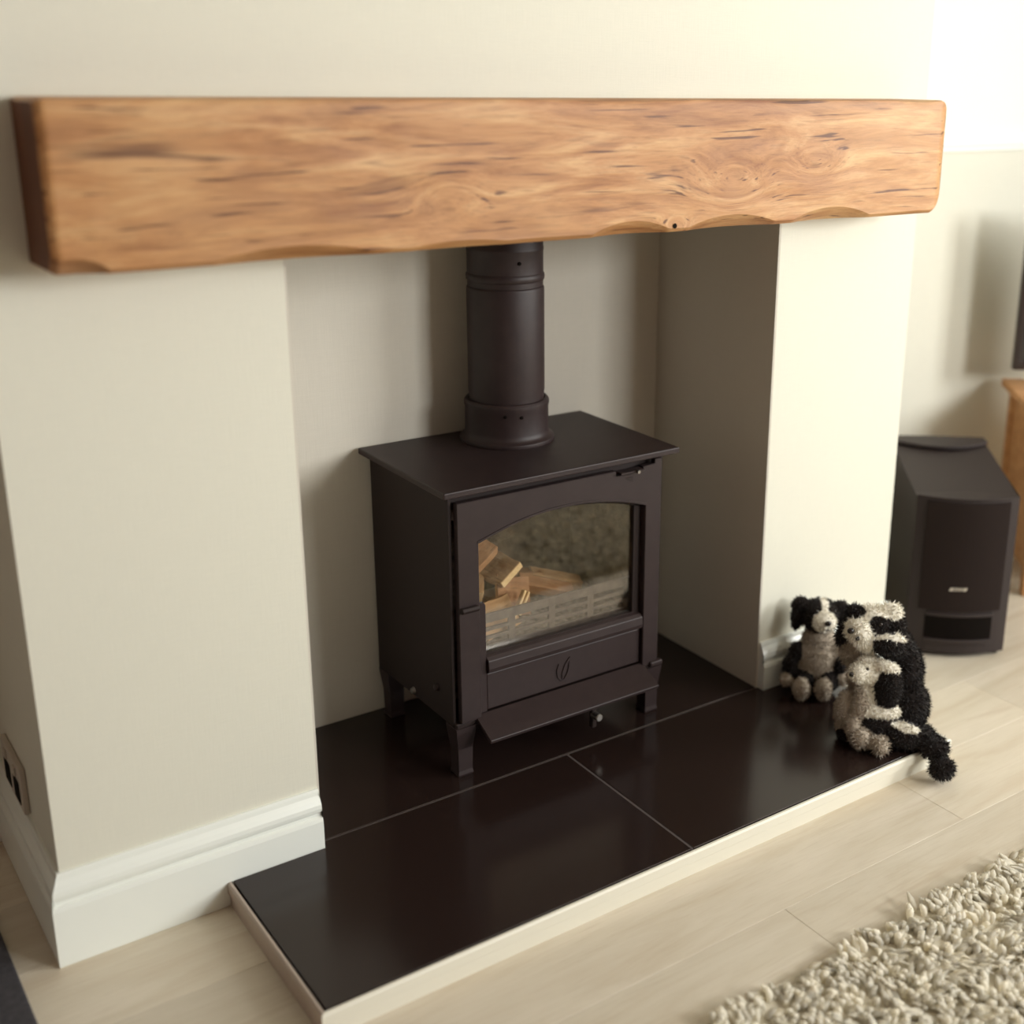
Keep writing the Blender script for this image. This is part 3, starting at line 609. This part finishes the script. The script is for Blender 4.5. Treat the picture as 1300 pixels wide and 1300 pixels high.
te = empty('television', (2.3163, 0.3667, ch), math.radians(-130.5 + 90)); tag(te, 'flat black television with thin dark bezel on the oak cabinet', 'television')
ty = -0.150
box('stand_base', 0.20, 0.50, ty - 0.10, ty + 0.06, 0.0, 0.014, M['bezel'], te, 0.004, 2)
box('stand_neck', 0.31, 0.39, ty + 0.005, ty + 0.030, 0.014, 0.10, M['bezel'], te, 0.003, 1)
box('back_housing', 0.08, 0.62, ty + 0.008, ty + 0.040, 0.09, 0.44, M['bezel'], te, 0.01, 2)
tz0, tz1, tx0, tx1 = 0.060, 0.500, -0.012, 0.700
outer = [(tx0, tz0), (tx0, tz1), (tx1, tz1), (tx1, tz0)]; inner = [(tx0 + 0.020, tz0 + 0.026), (tx0 + 0.020, tz1 - 0.02), (tx1 - 0.020, tz1 - 0.02), (tx1 - 0.020, tz0 + 0.026)]
bz = ring_plate('bezel', outer, inner, ty - 0.012, ty + 0.010, M['bezel']); bz.parent = te
bv = bz.modifiers.new('bevel', 'BEVEL'); bv.width = 0.004; bv.segments = 2
box('screen', tx0 + 0.018, tx1 - 0.018, ty - 0.006, ty + 0.004, tz0 + 0.024, tz1 - 0.018, M['screen'], te)

# ------------------------------------------------------------------ socket plate on the left flank of the breast
so = empty('wall_socket', (XL0, 0.245, 0.165)); tag(so, 'pale plastic double wall socket on the shaded flank of the chimney breast', 'socket')
rel(box('face_plate', XL0 - 0.010, XL0, 0.175, 0.321, 0.168, 0.254, M['socket'], None, 0.003, 2), so)
for ya in (0.192, 0.260):
    rel(box('socket_recess', XL0 - 0.0112, XL0 - 0.009, ya, ya + 0.042, 0.180, 0.222, M['dark'], None, 0.0005, 1), so)
    rel(box('rocker_switch', XL0 - 0.0135, XL0 - 0.009, ya + 0.012, ya + 0.028, 0.229, 0.245, M['socket'], None, 0.001, 1), so)

# ------------------------------------------------------------------ plush dogs
BLK = (0.0105, 0.007, 0.006); WHT = (0.80, 0.76, 0.66); TAN = (0.40, 0.34, 0.27)
def plush(name, loc, rz, blobs, paints, beads, label, tuft=0.008, ntuft=9000, voxel=0.0045):
    root = empty(name, loc, rz); tag(root, label, 'plush toy', 'plush dogs on the hearth corner')
    bm = bmesh.new()
    for (c, r, col) in blobs:
        r = (r, r, r) if not isinstance(r, tuple) else r
        mt = Matrix.Translation(c) @ (Euler([math.radians(a) for a in r[3:6]]).to_matrix().to_4x4() if len(r) > 3 else Matrix.Identity(4)) @ Matrix.Diagonal((*r[:3], 1))
        bmesh.ops.create_icosphere(bm, subdivisions=3, radius=1, matrix=mt)
    me = bpy.data.meshes.new('tmp'); bm.to_mesh(me); bm.free()
    t = bpy.data.objects.new('tmp', me); COL.objects.link(t)
    rm = t.modifiers.new('r', 'REMESH'); rm.mode = 'VOXEL'; rm.voxel_size = voxel
    sm = t.modifiers.new('s', 'SMOOTH'); sm.factor = 0.6; sm.iterations = 4
    bpy.context.view_layer.update()
    body = bpy.data.meshes.new_from_object(t.evaluated_get(bpy.context.evaluated_depsgraph_get())); bpy.data.objects.remove(t)
    nV = len(body.vertices); co = np.empty(nV * 3); body.vertices.foreach_get('co', co); co = co.reshape(-1, 3)
    co[:, 2] = np.maximum(co[:, 2], -loc[2] + 0.001) ; body.vertices.foreach_set('co', co.ravel())
    def dist(c, r):
        r6 = (r, r, r) if not isinstance(r, tuple) else r
        q = co - np.array(c)
        if len(r6) > 3: q = q @ np.array(Euler([math.radians(a) for a in r6[3:6]]).to_matrix())
        return np.linalg.norm(q / np.array(r6[:3]), axis=1)
    best = np.full(nV, 1e9); colr = np.zeros((nV, 3))
    for (c, r, col) in blobs:
        d = dist(c, r); k = d < best; best[k] = d[k]; colr[k] = col
    for (c, r, col) in paints: colr[dist(c, r) < 1] = col
    ca = body.color_attributes.new('Col', 'FLOAT_COLOR', 'POINT'); ca.data.foreach_set('color', np.c_[colr, np.ones(nV)].ravel())
    body.materials.clear()
    link('body', body, M['plush'], root, True)
    # fur tufts
    body.calc_loop_triangles(); nt = len(body.loop_triangles); tri = np.empty(nt * 3, int); body.loop_triangles.foreach_get('vertices', tri); tri = tri.reshape(-1, 3)
    P = co[tri]; nrm = np.cross(P[:, 1] - P[:, 0], P[:, 2] - P[:, 0]); ar = np.linalg.norm(nrm, axis=1) + 1e-12; nrm /= ar[:, None]
    idx = rng.choice(nt, ntuft, p=ar / ar.sum()); w = rng.dirichlet((1, 1, 1), ntuft)
    p = (P[idx] * w[:, :, None]).sum(1); nn = nrm[idx]; cc = colr[tri[idx, 0]]
    dirn = nn + rng.normal(0, 0.45, (ntuft, 3)) + np.array([0, 0, -0.35]); dirn /= np.linalg.norm(dirn, axis=1)[:, None]
    side = np.cross(dirn, rng.normal(0, 1, (ntuft, 3))); side /= np.linalg.norm(side, axis=1)[:, None]
    ln = tuft * rng.uniform(0.5, 1.2, (ntuft, 1)); wd = 0.0011
    v = np.stack([p - side * wd, p + side * wd, p + dirn * ln], 1).reshape(-1, 3); v[:, 2] = np.maximum(v[:, 2], -loc[2] + 0.0005)
    fm = bpy.data.meshes.new('fur'); fm.vertices.add(len(v)); fm.vertices.foreach_set('co', v.ravel()); fm.loops.add(len(v)); fm.loops.foreach_set('vertex_index', np.arange(len(v)))
    fm.polygons.add(ntuft); fm.polygons.foreach_set('loop_start', np.arange(0, len(v), 3)); fm.update()
    c3 = np.repeat(cc * rng.uniform(0.85, 1.15, (ntuft, 1)), 3, 0); fa = fm.color_attributes.new('Col', 'FLOAT_COLOR', 'POINT'); fa.data.foreach_set('color', np.c_[c3, np.ones(len(v))].ravel())
    fo = link('fur', fm, M['fur'], root); fo['kind'] = 'stuff'
    for (nm, c, r) in beads:
        bm = bmesh.new(); bmesh.ops.create_icosphere(bm, subdivisions=2, radius=1, matrix=Matrix.Translation(c) @ Matrix.Diagonal((r[0], r[1], r[2], 1)))
        from_bm(nm, bm, M['nose'], root, True)
    return root
RZ = math.atan2(-0.5925, 0.8054)
plush('plush_dog', (1.150, -0.075, HZ), RZ, [
    ((0.000, 0.005, 0.070), (0.048, 0.040, 0.060), TAN), ((0.002, 0.004, 0.122), (0.036, 0.032, 0.030), TAN),
    ((0.001, 0.000, 0.176), (0.042, 0.040, 0.038), BLK), ((0.005, -0.036, 0.176), (0.026, 0.026, 0.023), WHT),
    ((-0.042, 0.004, 0.196), (0.022, 0.014, 0.022), BLK), ((-0.050, 0.000, 0.168), (0.014, 0.012, 0.030), BLK),
    ((0.046, 0.004, 0.190), (0.020, 0.014, 0.020, 0, 30, 0), BLK), ((0.056, 0.000, 0.168), (0.014, 0.012, 0.026), BLK),
    ((-0.046, -0.006, 0.088), (0.018, 0.018, 0.026), BLK), ((-0.060, -0.016, 0.058), (0.017, 0.018, 0.030), BLK), ((-0.070, -0.028, 0.032), (0.014, 0.017, 0.016), TAN),
    ((0.046, -0.006, 0.092), (0.018, 0.018, 0.028), TAN), ((0.052, -0.018, 0.062), (0.016, 0.018, 0.028), BLK), ((0.056, -0.030, 0.036), (0.014, 0.016, 0.016), TAN),
    ((-0.030, -0.020, 0.030), (0.024, 0.034, 0.024), BLK), ((0.024, -0.020, 0.030), (0.024, 0.034, 0.024), BLK),
    ((-0.040, -0.062, 0.026), (0.019, 0.024, 0.026), TAN), ((0.008, -0.062, 0.026), (0.019, 0.024, 0.026), TAN),
    ((0.0, 0.035, 0.030), (0.030, 0.030, 0.028), BLK)],
    [((0.008, -0.020, 0.212), (0.0085, 0.040, 0.030, 0, 8, 0), WHT)],
    [('nose', (0.009, -0.0625, 0.183), (0.0075, 0.005, 0.006)), ('eye', (-0.013, -0.0375, 0.200), (0.004, 0.003, 0.004)), ('eye', (0.026, -0.0345, 0.199), (0.004, 0.003, 0.004)), ('mouth', (0.009, -0.0585, 0.166), (0.006, 0.002, 0.0015))],
    'small black and white plush dog sitting closest to the skirting, face to the front', 0.006, 9000)
plush('plush_dog', (1.140, -0.310, HZ), RZ, [
    ((0.018, 0.010, 0.130), (0.040, 0.040, 0.070), BLK), ((0.022, 0.000, 0.062), (0.052, 0.050, 0.060), BLK), ((-0.005, 0.004, 0.196), (0.036, 0.034, 0.034), BLK),
    ((-0.060, -0.004, 0.244), (0.044, 0.038, 0.042), WHT), ((-0.090, -0.030, 0.243), (0.027, 0.030, 0.026), WHT), ((-0.068, -0.020, 0.216), (0.030, 0.026, 0.024), WHT),
    ((-0.022, 0.000, 0.268), (0.024, 0.020, 0.022), WHT), ((-0.014, -0.006, 0.244), (0.026, 0.020, 0.022, 0, 35, 0), BLK), ((-0.096, 0.004, 0.262), (0.018, 0.018, 0.024), BLK),
    ((-0.116, -0.006, 0.228), (0.014, 0.014, 0.032, 0, 20, 0), BLK),
    ((-0.030, -0.040, 0.214), (0.036, 0.018, 0.022, 0, 8, 0), BLK), ((-0.030, -0.038, 0.231), (0.036, 0.013, 0.011, 0, 8, 0), WHT), ((-0.088, 0.004, 0.185), (0.032, 0.026, 0.040), TAN), ((-0.070, 0.000, 0.125), (0.030, 0.030, 0.050), TAN),
    ((-0.044, -0.046, 0.045), (0.046, 0.034, 0.036), BLK), ((-0.080, -0.076, 0.026), (0.022, 0.026, 0.022), TAN),
    ((0.014, -0.070, 0.028), (0.044, 0.030, 0.028), BLK), ((-0.044, -0.098, 0.020), (0.017, 0.022, 0.019), TAN),
    ((0.052, -0.056, 0.020), (0.028, 0.028, 0.022), BLK), ((0.068, -0.094, 0.014), (0.030, 0.026, 0.022), BLK), ((0.078, -0.126, -0.014), (0.026, 0.020, 0.024), BLK)],
    [((-0.094, -0.012, 0.279), (0.020, 0.024, 0.014, 0, -25, 0), BLK), ((-0.052, -0.040, 0.258), (0.020, 0.022, 0.019, 0, 20, 0), BLK),
     ((-0.034, -0.030, 0.254), (0.024, 0.030, 0.013, 0, 25, 0), BLK), ((0.008, -0.090, 0.052), (0.032, 0.034, 0.006, 0, 8, 0), WHT)],
    [('nose', (-0.1115, -0.054, 0.252), (0.0075, 0.006, 0.0065)), ('mouth', (-0.098, -0.060, 0.238), (0.005, 0.003, 0.005)), ('eye', (-0.050, -0.044, 0.262), (0.004, 0.003, 0.004))],
    'largest plush dog, black back and white crested head leaning left, tail over hearth corner', 0.010, 14000)
plush('plush_dog', (1.092, -0.301, HZ), RZ, [
    ((-0.010, -0.010, 0.108), (0.034, 0.028, 0.044), WHT), ((-0.020, -0.014, 0.158), (0.032, 0.028, 0.034), WHT), ((-0.046, -0.034, 0.160), (0.020, 0.022, 0.019), WHT),
    ((0.018, -0.030, 0.128), (0.030, 0.024, 0.046), BLK), ((0.013, -0.036, 0.176), (0.027, 0.014, 0.011, 0, 18, 0), WHT),
    ((0.005, -0.030, 0.072), (0.044, 0.024, 0.018), WHT), ((-0.036, -0.030, 0.082), (0.018, 0.018, 0.040), TAN), ((-0.050, -0.044, 0.044), (0.016, 0.018, 0.022), TAN), ((-0.060, -0.010, 0.060), (0.024, 0.024, 0.050), TAN), ((-0.056, -0.014, 0.018), (0.022, 0.024, 0.022), BLK)],
    [((0.022, -0.045, 0.126), (0.030, 0.040, 0.040), BLK), ((0.040, -0.040, 0.074), (0.016, 0.03, 0.008, 0, -40, 0), WHT)],
    [('nose', (-0.0625, -0.0470, 0.163), (0.005, 0.0045, 0.005)), ('eye', (-0.030, -0.0405, 0.172), (0.0035, 0.003, 0.0035))],
    'plush puppy with large black ear cuddled in front of the biggest plush dog', 0.006, 8000)

# ------------------------------------------------------------------ rugs
def shaggy(name, x0, x1, y0, y1, label, n_big, ln, wd):
    root = empty(name, ((x0 + x1) / 2, (y0 + y1) / 2, 0)); tag(root, label, 'rug')
    rel(box('backing', x0, x1, y0, y1, 0.0, 0.008, M['rugback'], None, 0.002, 1), root)
    nb = n_big
    p = np.c_[rng.uniform(x0 + 0.004, x1 - 0.004, nb), rng.uniform(y0, y1 - 0.004, nb), np.full(nb, 0.007)]
    fld = np.array([noise.noise_vector(Vector((a[0] * 22, a[1] * 22, 0.3))) for a in p]); f2 = np.array([noise.noise(Vector((a[0] * 7, a[1] * 7, 4))) for a in p])
    lean = np.c_[fld[:, :2] * 1.9, np.zeros(nb)] + rng.normal(0, 0.28, (nb, 3)) * np.array([1, 1, 0]); L = ln * rng.uniform(0.7, 1.15, nb) * (1 + 0.25 * f2)
    segs = 3; rings = []
    side = rng.normal(0, 1, (nb, 3)); side[:, 2] = 0; side /= np.linalg.norm(side, axis=1)[:, None]
    side2 = np.c_[-side[:, 1], side[:, 0], np.zeros(nb)]
    V = []
    for s in range(segs + 1):
        t = s / segs; pos = p + lean * (L * 0.55 * t * t)[:, None]; pos[:, 2] += L * (t - 0.35 * t * t) * (1 - 0.35 * np.clip(np.linalg.norm(lean, axis=1), 0, 1.2))
        w = wd * (0.75, 1.0, 1.0, 0.35)[s]
        for k in range(5):
            a = 2 * PI * k / 5; V.append(pos + side * (w * math.cos(a)) + side2 * (w * math.sin(a)))
    V = np.stack(V, 1); V[:, :, 2] = np.maximum(V[:, :, 2], 0.001)
    faces = []
    for s in range(segs):
        for k in range(5):
            a = s * 5 + k; b = s * 5 + (k + 1) % 5; faces.append((a, b, b + 5, a + 5))
    F = np.array(faces); nF = len(F); nv = V.shape[1]
    allF = (F[None] + (np.arange(nb) * nv)[:, None, None]).reshape(-1)
    me = bpy.data.meshes.new('pile'); me.vertices.add(nb * nv); me.vertices.foreach_set('co', V.ravel()); me.loops.add(len(allF)); me.loops.foreach_set('vertex_index', allF)
    me.polygons.add(nb * nF); me.polygons.foreach_set('loop_start', np.arange(0, len(allF), 4)); me.polygons.foreach_set('use_smooth', np.ones(nb * nF, bool)); me.update()
    base = np.array([0.95, 0.91, 0.80]) * rng.uniform(0.82, 1.08, (nb, 1)); cc = np.repeat(base, nv, 0)
    ca = me.color_attributes.new('Col', 'FLOAT_COLOR', 'POINT'); ca.data.foreach_set('color', np.c_[cc, np.ones(len(cc))].ravel())
    o = link('pile', me, M['rug']); o['kind'] = 'stuff'; rel(o, root)
    return root
shaggy('shaggy_rug', 0.10, 2.30, -2.15, -0.705, 'thick cream shaggy rug on the floor in front of the hearth', 30000, 0.034, 0.0062)
dk = box('wool_rug', -1.30, -0.505, -0.70, 0.22, 0.0, 0.012, M['darkrug'], None, 0.004, 2); tag(dk, 'charcoal woollen rug lying in the left alcove corner', 'rug')
